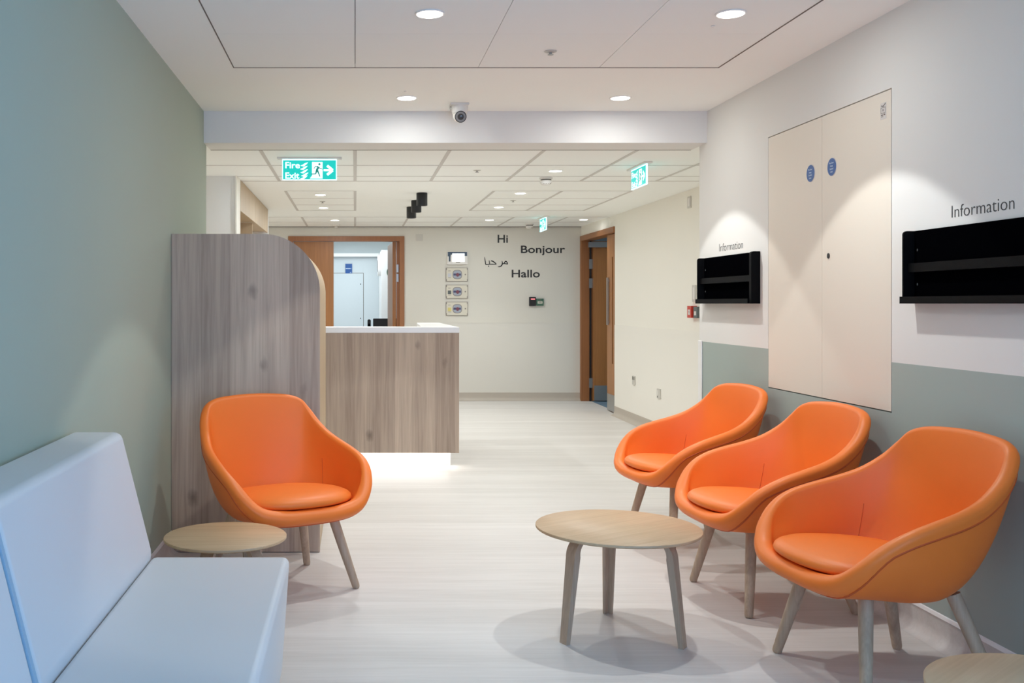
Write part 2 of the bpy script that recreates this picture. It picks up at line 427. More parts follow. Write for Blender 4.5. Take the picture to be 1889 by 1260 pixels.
# skirtings: floor vinyl coved up the walls with a pale capping strip
def cove(sign, x, h=0.1):
    pts = [(x, 0.0), (x + sign * .05, 0.0005)]
    for k in range(1, 7):
        a = PI / 2 * k / 6
        pts.append((x + sign * (.05 - .045 * math.sin(a)), .045 * (1 - math.cos(a)) + .0005))
    pts += [(x + sign * .005, h), (x, h)]
    return pts
def cap(sign, x, h=0.1): return [(x, h - .004), (x + sign * .008, h - .004), (x + sign * .005, h + .008), (x, h + .01)]
def along_y(name, sign, x, y0, y1, h=0.1, m='floor'):
    mb = MB(); mb.prism(cove(sign, x, h), y0, y1, 'Y'); o = struct(mb.build(name, m, smooth=True, angle=60))
    if m != 'floor': return
    mb = MB(); mb.prism(cap(sign, x, h), y0, y1, 'Y'); mb.build('capping_strip', 'corner', o)
def along_x(name, sign, y, x0, x1, h=0.1, m='floor'):
    mb = MB(); mb.prism(cove(sign, y, h), x0, x1, 'X'); o = struct(mb.build(name, m, smooth=True, angle=60))
    if m != 'floor': return
    mb = MB(); mb.prism(cap(sign, y, h), x0, x1, 'X'); mb.build('capping_strip', 'corner', o)
along_y('baseboard_right', -1, XR, -2.7, 6.03)
along_y('baseboard_left', 1, XL, -2.7, 4.85)
along_y('baseboard_hall', -1, HX - .004, 6.03, 10.84, .1, 'hall_skirting')
along_x('baseboard_back', -1, YE - .004, BX1, HX, .1, 'hall_skirting')
# room behind the double door and the one behind the side door
FY = 17.0
sbox('wall_far_room', 'room_wall', (-2.2, 3.0, FY, FY + .1, 0, 2.4), (-2.2, -2.1, YE + .15, FY, 0, 2.4), (1.6, 1.7, YE + .15, FY, 0, 2.4))
sbox('wall_far_room.001', 'corner', (0.41, 1.2, 15.4, FY, 0, 2.06))
sbox('ceiling.004', 'ceiling', (-2.2, 3.0, YE + .15, FY + .1, 2.36, 2.46))
sbox('trim_7', 'counter', (-1.2, 0.41, FY - .12, FY, 2.03, 2.085))
sbox('wall_side_room', 'room_wall', (5.5, 5.6, 9.6, 13.6, 0, 2.4), (3.02, 5.6, 13.5, 13.6, 0, 2.4), (3.02, 5.6, 9.6, 9.7, 0, 2.4), (3.0, 3.02, 12.47, 13.5, 0, 2.4), (3.0, 3.02, 9.7, 10.85, 0, 2.4))
sbox('ceiling.005', 'ceiling', (3.02, 5.6, 9.6, 13.6, 2.3, 2.4))

# ------------------------------------------------------------------ doors
def structure_root(name, loc=(0, 0, 0), rz=0):
    o = bpy.data.objects.new(name, None); C.objects.link(o); o.location = loc; o.rotation_euler = (0, 0, rz); return struct(o)
# flush riser cupboard in the right wall (local x runs from far to near)
d1 = structure_root('door_1', (XR, (DY0 + DY1) / 2, 0), -PI / 2)
hw = (DY1 - DY0) / 2
for a, b in ((-hw + .004, -.0012), (.0012, hw - .004)):
    mb = MB(); mb.box(a, b, 0.0, 0.04, DZ0 + .005, DZ1 - .005); mb.build('door_leaf', 'cream', d1)
mb = MB(); mb.disc(0.065, 1.437, 0.010, 0.012, -.004, 0.0, 16); mb.build('keyhole', 'black', d1)
mb = MB(); mb.box(-hw, hw, .038, .06, DZ0, DZ1); mb.build('door_frame', 'gap', d1)
# back double door: left leaf shut, right leaf swung away
d2 = structure_root('door_2', (0, YE, 0))
mb = MB(); fw = 0.062
mb.prism([(BX0, 0), (BX0 + fw, 0), (BX0 + fw, BZ - fw), (BX1 - fw, BZ - fw), (BX1 - fw, 0), (BX1, 0), (BX1, BZ), (BX0, BZ)], -.02, .16, 'Y')
mb.build('door_frame', 'frame_wood', d2, bevel=.004)
mb = MB(); mb.box(BX1 - fw - .035, BX1 - fw, .05, .14, 0, BZ - fw); mb.build('door_stop', 'frame_wood', d2)
mb = MB(); mb.box(BX0 + fw + .004, -0.272, .03, .075, .008, BZ - fw - .005); mb.build('door_leaf', 'door_wood', d2, bevel=.003)
lf = MB(); lf.box(-.044, 0, 0, .92, .008, BZ - fw - .005); lf = lf.build('door_leaf', 'door_wood', d2, bevel=.003)
lf.location = (BX1 - fw - .04, .085, 0); lf.rotation_euler = (0, 0, math.radians(2.0))
for z in (1.62, 1.50, 0.25):
    mb = MB(); mb.box(BX1 - fw - .034, BX1 - fw - .010, .040, .050, z, z + .1); mb.build('hinge', 'steel', d2)
# door in the hall's right wall: half leaf shut, wide leaf swung away (local x runs from far to near)
OY0, OY1 = 10.85, YE - .01
d3 = structure_root('door_3', (HX, 0, 0))
mb = MB()
mb.prism([(OY0 - .002, 2.01), (OY1 - .07, 2.01), (OY1 - .07, 0), (OY1, 0), (OY1, 2.075), (OY0 - .002, 2.075)], -.018, .13, 'X').box(.02, .13, OY0 + .0, OY0 + .012, 0, 2.01)
mb.build('door_frame', 'frame_wood', d3, bevel=.003)
mb = MB(); mb.box(.085, .105, OY1 - .09, OY1 - .07, 0, 2.01); mb.build('door_stop', 'black', d3)
mb = MB(); mb.box(.03, .075, OY0 + .012, 11.30, .01, .55).box(.03, .075, OY0 + .012, 11.30, 1.75, 2.005).box(.03, .075, 11.09, 11.30, .55, 1.75).box(.03, .075, OY0 + .012, 11.045, .55, 1.75)
hl = mb.build('door_leaf', 'door_wood', d3)
mb = MB(); mb.box(.05, .055, 11.04, 11.095, .55, 1.75); mb.build('vision_pane', 'glass', hl)
mb = MB(); mb.box(.027, .03, OY0 + .012, 11.29, .012, .2); mb.build('kick_plate', 'steel', hl)
mb = MB(); mb.box(.005, .02, 11.20, 11.235, .98, 1.52).box(.018, .03, 11.205, 11.23, 1.0, 1.03).box(.018, .03, 11.205, 11.23, 1.47, 1.50); mb.build('door_handle', 'steel', hl)
mb = MB(); mb.box(.12, 1.02, OY1 - .135, OY1 - .09, .01, 2.005); ol = mb.build('door_leaf', 'door_wood', d3)
mb = MB(); mb.box(.13, 1.0, OY1 - .139, OY1 - .135, .012, .2); mb.build('kick_plate', 'steel', ol)
mb = MB(); mb.box(.05, .31, OY1 - .20, OY1 - .14, 1.925, 1.99); mb.build('door_closer', 'steel', d3)
for z in (1.66, 1.42, 0.17):
    mb = MB(); mb.box(.075, .118, OY1 - .105, OY1 - .092, z, z + .12); mb.build('hinge', 'steel', d3)
# flush riser panel in the far room
d4 = structure_root('door_4', (0, FY, 0))
mb = MB(); mb.box(-1.1, 0.148, -.004, 0, 0, 1.752); mb.build('door_frame', 'gap', d4)
mb = MB(); mb.box(-1.09, 0.14, -.012, -.004, 0.01, 1.744); mb.build('door_leaf', 'room_wall', d4)
for z in (1.56, 0.97):
    mb = MB(); mb.disc(0.095, z, .008, .010, -.016, -.012, 12); mb.build('keyhole', 'black', d4)

# ------------------------------------------------------------------ armchair
def catmull(P, per=6):
    out = []; n = len(P)
    for i in range(n):
        p0, p1, p2, p3 = (Vector(P[(i + k - 1) % n]) for k in range(4))
        for k in range(per):
            t = k / per
            out.append(0.5 * ((2 * p1) + (-p0 + p2) * t + (2 * p0 - 5 * p1 + 4 * p2 - p3) * t * t + (-p0 + 3 * p1 - 3 * p2 + p3) * t ** 3))
    return out
RIM = [(0, -.345, .352), (.13, -.342, .354), (.235, -.322, .374), (.305, -.278, .43), (.343, -.215, .49), (.358, -.14, .533), (.356, -.05, .562),
       (.344, .045, .588), (.326, .125, .618), (.306, .195, .662), (.285, .25, .712), (.252, .29, .755), (.19, .317, .778), (.095, .332, .787), (0, .336, .79)]
rim = RIM + [(-x, y, z) for x, y, z in reversed(RIM[1:-1])]
rim = catmull([(x * .972, y * .972, z - .006 * (z - .352) / .438) for x, y, z in rim], 4)
NR = len(rim)
def bez2(a, b, c, t): return a * (1 - t) ** 2 + b * 2 * t * (1 - t) + c * t * t
def bez3(a, b, c, d, t): return a * (1 - t) ** 3 + b * 3 * t * (1 - t) ** 2 + c * 3 * t * t * (1 - t) + d * t ** 3
def make_armchair(label):
    root = thing('armchair', label, 'armchair', group='orange lounge armchairs')
    outer, inner, seam_line, dark = [], [], [], []
    for i, R in enumerate(rim):
        D = (rim[(i + 1) % NR] - rim[i - 1]).normalized()
        ang = math.atan2(R.y / .336, R.x / .36)
        B = Vector((.215 * math.cos(ang), .19 * math.sin(ang) - .02, .308))
        kz = max(0, min(1, (R.z - .352) / .438)); ts = .06 + .58 * max(0, 1 - kz / .34) ** 1.4
        kk = 1.0 - .42 * kz
        Cc = Vector((B.x + (R.x - B.x) * kk, B.y + (R.y - B.y) * kk, .312 + .10 * kz))
        T = (Cc - R).normalized()
        Nn = D.cross(T).normalized()
        ctr = Vector((0, -.03, R.z))
        if Nn.dot(ctr - R) < 0: Nn = -Nn
        out = -Nn
        col = [bez2(R, Cc, B, t) for t in [ts + .01 + (.99 - ts) * k / 13 for k in range(14)]]
        outer.append(col + [Vector((B.x * .5, (B.y + .02) * .5 - .02, .303)), Vector((0, -.02, .302))])
        seam_line.append(bez2(R, Cc, B, ts - .004) + out * .001)
        rr = .0200 + .0115 * max(0, 1 - kz / .4)
        ip = [bez2(R, Cc, B, t * ts) + out * .003 for t in (1.0, .8, .6, .4, .2)]
        cc = R + Nn * rr
        for k in range(9):
            a = PI * k / 8
            ip.append(cc - Nn * (rr + .003 * (1 - k / 8)) * math.cos(a) - T * rr * math.sin(a))
        q0 = R + Nn * 2 * rr
        P = Vector((.245 * math.cos(ang), .235 * math.sin(ang) - .045, .352))
        ln = (q0 - P).length
        q1 = q0 + T * ln * .5
        hz = Vector((math.cos(ang), math.sin(ang), 0))
        q2 = P + hz * min(.05, ln * .25) + Vector((0, 0, .012))
        ip += [bez3(q0, q1, q2, P, k / 14) for k in range(1, 15)]
        ip += [Vector((P.x * .6, (P.y + .045) * .6 - .045, .349)), Vector((0, -.045, .348))]
        inner.append(ip)
    def skin(cols, name, m):
        bm = bmesh.new(); n = len(cols); k = len(cols[0])
        V = [[bm.verts.new(p) for p in c[:-1]] for c in cols]
        pole = bm.verts.new(cols[0][-1])
        for i in range(n):
            j = (i + 1) % n
            for r in range(k - 2): bm.faces.new((V[i][r], V[j][r], V[j][r + 1], V[i][r + 1]))
            bm.faces.new((V[i][-1], V[j][-1], pole))
        b = MB(); b.bm.free(); b.bm = bm
        return b.build(name, m, root, smooth=True, angle=80)
    skin(outer, 'shell', 'orange')
    pad = skin(inner, 'padded_seat_lining', 'orange')
    MB().tube(seam_line, .0042, 6, closed=True).build('piping', 'piping', root, smooth=True)
    for s in (33, NR - 33):
        MB().tube([p + (Vector((0, 0, .6)) - p).normalized() * .0002 for p in inner[s % NR][17:29]], .0010, 5).build('seam', 'piping', pad, smooth=True)
    # loose cushion
    prof = [(0, 0), (.88, .0), (.955, .005), (.99, .011), (1.0, .018), (.985, .028), (.945, .037), (.87, .045), (.68, .052), (.38, .057), (.12, .058)]
    rings = []
    for f, h in prof[1:]:
        ring = []
        for k in range(56):
            a = 2 * PI * k / 56; c, d = math.cos(a), math.sin(a)
            x = .270 * f * math.copysign(abs(c) ** .86, c); y = .258 * f * math.copysign(abs(d) ** .86, d)
            ring.append((x, y - .066, .370 + h * 1.1 - y * .055))
        rings.append(ring)
    MB().loft(rings).build('seat_cushion', 'orange', root, smooth=True, angle=80)
    for sx in (-1, 1):
        for p0, p1 in (((.165 * sx, -.165, .318), (.255 * sx, -.222, 0)), ((.165 * sx, .125, .318), (.245 * sx, .225, 0))):
            MB().cone(p0, p1, 0, 0, 20, [(0, .0225), (.5, .020), (.96, .0165), (.985, .0150), (1.0, .0115)]).build('leg', 'oak_leg', root, smooth=True, angle=60)
    return root
ch = make_armchair('orange armchair at the end of the right wall row nearest the reception hall')
ch.location = (1.725, 5.08, 0); ch.rotation_euler = (0, 0, -PI / 2 + math.radians(8))
dup(ch, (1.732, 4.115, 0), -PI / 2 + math.radians(5), 'orange armchair in the middle of the three along the right wall')
dup(ch, (1.727, 3.235, 0), -PI / 2 + math.radians(6), 'orange armchair beside the cut-off round table, nearest of the right wall row')
dup(ch, (-0.325, 4.31, 0), math.radians(30), 'orange armchair alone against the oak partition, behind the small round table')

# ------------------------------------------------------------------ round tables
def make_table(name, label, cat, R, H, legang, group=None):
    root = thing(name, label, cat, group=group)
    th = .012
    MB().lathe([(R - .004, H - th), (R, H - th + .003), (R, H - .002), (R - .002, H)], 96).build('tabletop', 'oak_table', root, smooth=True, angle=50)
    # bent ply legs of V section that curve in under the top
    rf, rt = R * .84, R * .70
    path = [(rf, 0.0)]
    n = 10; zr = H - th; rad = .075
    for k in range(1, 6): path.append((rf + (rt - rf) * k / 5 * .8, (zr - rad) * k / 5))
    rx = path[-1][0]
    for k in range(1, n + 1):
        a = PI / 2 * k / n
        path.append((rx - rad * (1 - math.cos(a)) - .008 * k / n, zr - rad + (rad - .0005) * math.sin(a)))
    path.append((0.03, zr - .0005))
    fl, tk = .046, .011
    for ang in legang:
        rings = []
        for i, (r, z) in enumerate(path):
            a = path[max(0, i - 1)]; b = path[min(len(path) - 1, i + 1)]
            tr, tz = b[0] - a[0], b[1] - a[1]; l = math.hypot(tr, tz); tr, tz = tr / l, tz / l
            nr, nz = -tz, tr                       # inward / downward normal in the radial plane
            if nr > 0 and i < 4: nr, nz = -nr, -nz
            f = 1.0 if i < len(path) - 1 else .5
            q = min(1, z / (zr - rad)); hw_ = (.0185 + .0065 * q) * f; td = .018 + .008 * q
            sec = [(-hw_, .0), (hw_, .0), (hw_, td), (hw_ - .007, td + .002), (0, td * .5), (-hw_ + .007, td + .002), (-hw_, td)]
            up = i >= 6
            ring = []
            for t, d in sec:
                k = min(1, max(0, (i - 5) / n)); d2 = d * (1 - .75 * k)
                rr, zz = r + nr * d2, z + nz * d2
                ring.append((rr * math.cos(ang) - t * math.sin(ang), rr * math.sin(ang) + t * math.cos(ang), max(0, min(zz, zr - .0003))))
            rings.append(ring)
        MB().loft(rings).build('leg', 'oak_leg', root, smooth=True, angle=28)
    return root
t1 = make_table('coffee_table', 'round oak coffee table on three legs in the middle of the floor', 'table', .300, .399, [math.radians(a) for a in (84 - 32, 206 - 32, 322 - 32)])
t1.location = (.974, 3.66, 0); t1.rotation_euler = (0, 0, math.radians(32))
t2 = make_table('side_table', 'small round oak table between the grey bench and the oak partition', 'table', .225, .37, [math.radians(a) for a in (60, 250, 325)], 'small round tables')
t2.location = (-.478, 3.64, 0)
t3 = make_table('side_table', 'round oak table cut off by the bottom right corner beside the nearest armchair', 'table', .232, .49, [math.radians(a) for a in (90, 210, 330)], 'small round tables')
t3.location = (1.33, 1.845, 0); t3.rotation_euler = (0, 0, math.radians(40))

# ------------------------------------------------------------------ bench
b = thing('bench_sofa', 'pale grey vinyl bench with slanted back against the sage green left wall', 'sofa', (-.55, 2.0, 0))
SY0, SM, SY1 = -1.13, -0.01, 1.11
for y0, y1 in ((SY0, SM - .006), (SM + .006, SY1)):
    MB().prism([(.345 - .025, .06), (.345, .43), (-.0925, .43), (-.0925, .06)], y0, y1, 'Y').build('seat', 'vinyl', b, bevel=.022, seg=4)
    MB().prism([(-.345, .10), (-.205, .10), (-.085, .436), (-.183, .822), (-.345, .822)], y0, y1, 'Y').build('backrest', 'vinyl', b, bevel=.022, seg=4)
MB().prism([(-.084, .43), (-.1822, .815), (-.19, .825), (-.345, .825), (-.34, .81), (-.20, .81), (-.11, .43)], SM - .0075, SM + .0075, 'Y').build('seam_strip', 'blue_seam', b)
MB().box(-.34, .26, SY0 + .03, SY1 - .05, 0, .062).build('plinth', 'dark', b)

# ------------------------------------------------------------------ oak partition and reception desk
PX0, PX1, PY0, PY1, PZ = XL + .002, -0.173, 4.853, 5.88, 1.568
pt = thing('oak_partition', 'greyed oak partition with one rounded top corner, behind the lone armchair', 'partition', (PX0, PY0, 0))
rr = .285; poly = [(0, 0.004), (PX1 - PX0, 0.004)]
for k in range(0, 25):
    a = PI / 2 * k / 24; poly.append((PX1 - PX0 - rr + rr * math.cos(a), PZ - rr + rr * math.sin(a)))
poly += [(0, PZ)]
MB().prism(poly, 0, .022, 'Y').build('front_panel', 'oak_grey', pt, smooth=True, angle=20)
MB().prism([(x - (.002 if x > 0 else 0), z - (.002 if z > .5 else 0)) for x, z in poly], .022, PY1 - PY0, 'Y').build('return_panel', 'oak_cab', pt, smooth=True, angle=20)  # paler oak than the front stands in for the light on this side

RX0, RX1, RY, RZ0, RZ1 = -.30, .753, 7.14, .143, 1.012
ds = thing('reception_desk', 'oak fronted reception desk with white counter glowing underneath', 'desk', (0, RY, 0))
MB().box(RX0, RX1, 0, .03, RZ0, RZ1).build('front_panel', 'oak_grey', ds)
MB().box(RX1 - .03, RX1, .03, 1.71, RZ0, RZ1).build('end_panel', 'oak_grey', ds)
mb = MB(); mb.prism([(RX0, -.0), (RX1 + .002, -.0), (RX1 + .002, 1.72), (RX1 - .2, 1.72), (RX1 - .26, .22), (RX0, .22)], RZ1, RZ1 + .042, 'Z')
mb.build('counter_top', 'counter', ds, bevel=.003)
MB().box(RX0, RX1 - .03, .03, 1.2, .70, .728).build('work_surface', 'counter', ds)
MB().box(RX0, RX1 - .03, .33, .36, 0, RZ0 + .02).box(RX1 - .06, RX1 - .03, .36, 1.7, 0, RZ0 + .02).build('plinth', 'corner', ds)
MB().box(RX0, RX1 - .032, .285, .325, RZ0 - .012, RZ0 + .02).build('led_strip', 'led', ds)
# overhead oak cabinets over the counter behind the desk
def cabinet(y0, y1, label):
    o = thing('wall_cabinet', label, 'cabinet', (-1.1, y0, 1.965), 0, 'overhead oak cabinets')
    L_ = y1 - y0
    MB().box(-.2, .182, .004, L_ - .004, 0.0, HZ - 1.965 - .004).build('carcass', 'oak_cab', o)
    MB().box(.183, .202, .003, L_ - .003, -.012, HZ - 1.965 - .004).build('cabinet_door', 'oak_cab', o)
cabinet(7.745, 8.92, 'oak overhead cabinet nearer the white pier, above the partition')
cabinet(8.925, 10.15, 'oak overhead cabinet farther from the white pier, toward the back wall')
sp = tag(MB().box(-1.3, -1.285, 7.74, 10.15, .9, 1.96).build('splashback', 'oak_cab'), 'brown oak wall lining in the recess under the overhead cabinets', 'wall lining')
cu = tag(MB().box(-1.27, -.93, 8.92, 8.94, .9, 1.953).build('upright_panel', 'oak_cab'), 'upright oak divider standing under the overhead cabinets', 'panel')

# ------------------------------------------------------------------ leaflet holders and lettering on the right wall
def make_holder(label):
    o = thing('leaflet_holder', label, 'leaflet holder', group='black wall leaflet holders')
    W_, D_, Hh = .813, .047, .272
    MB().box(-W_ / 2, W_ / 2, -.006, 0, 0, Hh).build('back_panel', 'black_soft', o)
    for x0, x1 in ((-W_ / 2, -W_ / 2 + .008), (W_ / 2 - .026, W_ / 2)):
        pl = [(-.006, .0), (-D_, .0), (-D_, Hh - .014)]
        pl += [(-D_ + .014 - .014 * math.cos(PI / 2 * k / 6), Hh - .014 + .014 * math.sin(PI / 2 * k / 6)) for k in range(1, 7)] + [(-.006, Hh)]
        MB().prism(pl, x0, x1, 'X').build('end_panel', 'black_metal', o)
    mb = MB(); mb.box(-W_ / 2, W_ / 2, -D_ - .006, -.006, 0, .004).box(-W_ / 2 - .002, W_ / 2 - .026, -D_ - .009, -D_ - .003, 0, .026); mb.build('tray', 'black_metal', o)
    MB().box(-W_ / 2 + .006, W_ / 2 - .024, -D_ + .016, -D_ + .020, .117, .150).build('retaining_rail', 'black_metal', o)
    MB().box(-W_ / 2 + .006, W_ / 2 - .024, -D_ + .02, -.006, .117, .120).build('shelf', 'black_metal', o)
    for z in (.2, .072):
        for x in (-W_ / 2 + .03, W_ / 2 - .06):
            MB().disc(x, z, .003, .005, -.0075, -.006, 12).build('screw', 'steel', o)
    return o
h1 = make_holder('black metal leaflet holder left of the cream cupboard doors, at the wall end')
h1.location = (XR, 5.533, EYE); h1.rotation_euler = (0, 0, -PI / 2)
h2 = dup(h1, (XR, 3.305, EYE), -PI / 2, 'black metal leaflet holder right of the cream cupboard doors, cut by the frame')
def wall_word(string, loc, rz, x1, cap_h, bold, label, capchar=None, m='lettering'):
    o = text_mesh('wall_lettering', string, 0, x1, 0, cap_h, m, None, bold, 0.0, .0006, capchar)
    o.location = loc; o.rotation_euler = (0, 0, rz)
    return tag(o, label, 'lettering')
wall_word('Information', (XR - .0004, 5.70, 1.526), -PI / 2, .347, .0425, -.014, 'thin black word Information above the holder left of the cupboard')
wall_word('Information', (XR - .0004, 3.480, 1.528), -PI / 2, .331, .0415, -.014, 'thin black word Information above the holder right of the cupboard')
S = 146.0
def bw(px, py): return ((px - VPX) / S, EYE - (py - VPY) / S)
for s_, x0, x1, yb, yt, lb in (('Hi', 918.0, 937.0, 447.8, 433.2, 'bold dark word Hi at the top of the wall greeting'),
                           ('Bonjour', 961.0, 1042.5, 466.8, 453.0, 'bold dark word Bonjour on the back wall, right of the others'),
                           ('Hallo', 944.0, 996.0, 511.8, 497.6, 'bold dark word Hallo at the bottom of the wall greeting')):
    a, z = bw(x0, yb)
    wall_word(s_, (a, YE - .001, z), 0, (x1 - x0) / S, (yb - yt) / S, .016, lb, 'H' if s_[0] == 'H' else 'B')
# the Arabic greeting, drawn stroke by stroke
mb = MB()
def ar(pts): return [((880 + x / 10.494 - 893) / S, -(425 + y / 10.494 - 491) / S) for x, y in pts]
k = 1 / 10.494 / S
mb.stroke(ar([(148, 515), (153, 560), (160, 610), (166, 655), (185, 662), (215, 660), (243, 655)]), [8 * k, 16 * k, 18 * k, 18 * k, 18 * k, 17 * k, 17 * k], -.001, 0)
mb.stroke(ar([(232, 580), (240, 615), (243, 655), (300, 656), (375, 656)]), [10 * k, 17 * k, 17 * k, 19 * k, 14 * k], -.001, 0)
mb.stroke(ar([(268, 597), (285, 590), (315, 603), (345, 625), (375, 656)]), [12 * k, 20 * k, 22 * k, 22 * k, 14 * k], -.001, 0)
mb.stroke(ar([(482, 590), (492, 625), (488, 660), (468, 690), (435, 703), (400, 703)]), [10 * k, 18 * k, 22 * k, 22 * k, 19 * k, 8 * k], -.001, 0)
mb.stroke(ar([(490, 650), (525, 640), (545, 605), (562, 597), (583, 620), (590, 652), (560, 648), (525, 640)]), [14 * k, 18 * k, 20 * k, 20 * k, 20 * k, 18 * k, 18 * k, 16 * k], -.001, 0)
ao = mb.build('wall_lettering', 'lettering'); a, z = bw(893, 491); ao.location = (a, YE - .0005, z)
p = ar([(224, 692)])[0]; MB().disc(p[0], p[1], 12 * k, 12 * k, -.001, 0, 14).build('letter_dot', 'lettering', ao)
tag(ao, 'thin dark Arabic greeting on the back wall, left of Hallo', 'lettering')

# blue mandatory discs and the sticker on the cupboard doors
def door_disc(y, z, label):
    o = thing('door_sign', label, 'sign', (XR, y, z), -PI / 2, 'blue discs on the cream cupboard')
    MB().disc(0, 0, .041, .041, -.0016, 0.0, 40).build('rim', 'label_paper', o)
    MB().disc(0, 0, .0385, .0385, -.0026, -.0016, 40).build('face', 'blue_sign', o)
    for st, zz, wdt in (('Fire door', .014, .040), ('keep', .001, .022), ('locked', -.012, .030), ('shut', -.025, .020)):
        text_mesh('lettering', st, -wdt / 2, wdt / 2, zz, .0075, 'white_print', o, .02, -.0027, .0006, 'k' if st[0] != 'F' else 'F')
door_disc(4.556, 1.826, 'round blue sign on the far leaf of the cream cupboard')
door_disc(4.353, 1.828, 'round blue sign on the near leaf of the cream cupboard')
o = thing('door_sticker', 'small pale printed sticker in the top corner of the near cupboard leaf', 'sticker', (XR, 3.93, 1.995), -PI / 2)
MB().box(-.022, .020, -.001, 0, -.036, .03).build('paper', 'label_paper', o)
mb = MB()
mb.stroke([(-.016, .020), (.0, .016), (.017, .026)], .004, -.0015, -.001).box(-.018, .016, -.0015, -.001, .010, .012).box(-.018, .016, -.0015, -.001, -.012, -.010)
mb.box(-.018, -.0165, -.0015, -.001, -.012, .012).box(.0145, .016, -.0015, -.001, -.012, .012).box(-.004, .001, -.0015, -.001, -.004, .005)
mb.box(-.016, -.002, -.0015, -.001, -.021, -.016).box(.003, .014, -.0015, -.001, -.021, -.015).box(-.016, .0, -.0015, -.001, -.026, -.024)
mb.build('print', 'grey_print', o)

# ------------------------------------------------------------------ fire exit signs
def make_exit(label):
    o = thing('exit_sign', label, 'sign', group='hanging fire exit signs')
    W_, Hh = .362, .136
    MB().prism(rrect(-.215, .215, -.012, 0, .004), -.03, .03).build('mounting_plate', 'plastic', o)
    MB().box(-W_ / 2, W_ / 2, -.006, .006, -.016 - Hh, -.012).build('panel', 'sign_edge', o)
    for sg in (-1, 1):
        mb = MB(); mb.box(-W_ / 2 + .005, W_ / 2 - .005, -.0072, -.006, -.016 - Hh + .006, -.020)
        f = mb.build('face', 'sign_green', o)
        if sg > 0: f.rotation_euler = (0, 0, PI)
        zt = -.020; s = .130 / 470.0      # picture units of the close-up
        def u(x, y): return ((x - 955) * s * .955, zt - .002 - (y - 250) * s * .98)
        q0, q1 = -.0082, -.0072
        x0, z0 = u(345, 440); x1, z1 = u(712, 285)
        text_mesh('lettering', 'Fire', x0, x1, z0, z1 - z0, 'sign_white', f, .02, -.0072, .001)
        x0, z0 = u(345, 692); x1, z1 = u(700, 540)
        text_mesh('lettering', 'Exit', x0, x1, z0, z1 - z0, 'sign_white', f, .02, -.0072, .001)
        mb = MB()
        for yy, wx in ((330, 0), (415, -10), (500, -5), (580, 10), (650, -10)):
            a = [u(735 + wx, yy + 45), u(800 + wx, yy + 40), u(860 + wx, yy), u(915 + wx, yy - 35)]
            mb.stroke(a, [.002, .013, .012, .002], q0, q1)
        mb.build('flame_symbol', 'sign_white', f)
        mb = MB(); a, c = u(1020, 690), u(1285, 285)
        mb.box(a[0], c[0], q0, q1, a[1], c[1])
        mb.prism([u(1020, 690), u(965, 690), u(1020, 620)], q0, q1)
        mb.build('doorway_symbol', 'sign_white', f)
        mb = MB()
        hd = u(1205, 340); mb.disc(hd[0], hd[1], .0075, .0075, -.009, q0, 14)
        mb.stroke([u(1180, 400), u(1140, 490), u(1110, 575), u(1000, 582)], [.016, .014, .007, .006], -.009, q0)
        mb.stroke([u(1150, 480), u(1190, 570), u(1218, 645)], [.012, .008, .006], -.009, q0)
        mb.stroke([u(1175, 395), u(1110, 385), u(1065, 450)], [.006, .005, .004], -.009, q0)
        mb.stroke([u(1185, 405), u(1225, 450), u(1290, 462)], [.006, .005, .004], -.009, q0)
        mb.build('running_figure', 'sign_dark', f)
        mb = MB(); mb.stroke([u(1310, 487), u(1520, 487)], .013, q0, q1)
        mb.stroke([u(1400, 375), u(1540, 487)], .017, q0, q1).stroke([u(1400, 600), u(1540, 487)], .017, q0, q1)
        mb.build('arrow_symbol', 'sign_white', f)
    return o
e1 = make_exit('lit green Fire Exit sign facing the room, hanging left beyond the header')
e1.location = ((571 - VPX) / 277.0, 6.57, HZ)
e2 = dup(e1, (2.005, 6.96, HZ), -PI / 2, 'lit green Fire Exit sign seen side on, near the right wall end')
e3 = dup(e1, (2.125, 11.14, HZ), -PI / 2, 'small far Fire Exit sign seen side on, above the word Bonjour')

# ------------------------------------------------------------------ lamps
def make_downlight(zc, power, wide, col, wcol, label, group, name='downlight', r=.055, cone=92, blend=.12):
    o = thing(name, label, 'ceiling light', group=group)
    MB().lathe([(r + .004, 0), (r + .004, -.003), (r, -.005), (r - .004, -.004), (r - .004, 0)], 32).build('trim_ring', 'ring', o, smooth=True)
    MB().lathe([(r - .004, -.0042), (r - .005, -.0056)], 32).build('diffuser', 'diffuser', o)
    l = bpy.data.lights.new('lamp', 'SPOT'); l.energy = power; l.color = col; l.spot_size = math.radians(cone); l.spot_blend = blend
    l.shadow_soft_size = .018
    lo = bpy.data.objects.new('lamp', l); C.objects.link(lo); lo.parent = o; lo.location = (0, 0, -.012)
    l = bpy.data.lights.new('lamp', 'AREA'); l.shape = 'DISK'; l.size = .09; l.energy = wide; l.color = wcol
    lo = bpy.data.objects.new('lamp', l); C.objects.link(lo); lo.parent = o; lo.location = (0, 0, -.009)
    return o
dl = make_downlight(ZC, NEAR_W, NEAR_WIDE, WARM, (0.97, 1.0, 0.98), 'recessed downlight in the near tiles, above the middle of the floor', 'downlights in the near ceiling')
dl.location = (.296, 3.91, ZC)
dup(dl, (1.489, 3.91, ZC), 0, 'recessed downlight in the near tiles, toward the cupboard wall')
dup(dl, (.288, 5.51, ZC), 0, 'recessed downlight before the header, left of the security camera')
dup(dl, (1.482, 5.51, ZC), 0, 'recessed downlight before the header, right of the security camera')
hl_ = make_downlight(HZ, HALL_W, HALL_WIDE, HALLC, HALLC_WIDE, 'hall downlight just beyond the header, beside the smoke detector', 'downlights in the hall ceiling', r=.05, cone=104, blend=.6)
hl_.location = (1.467, 7.22, HZ)
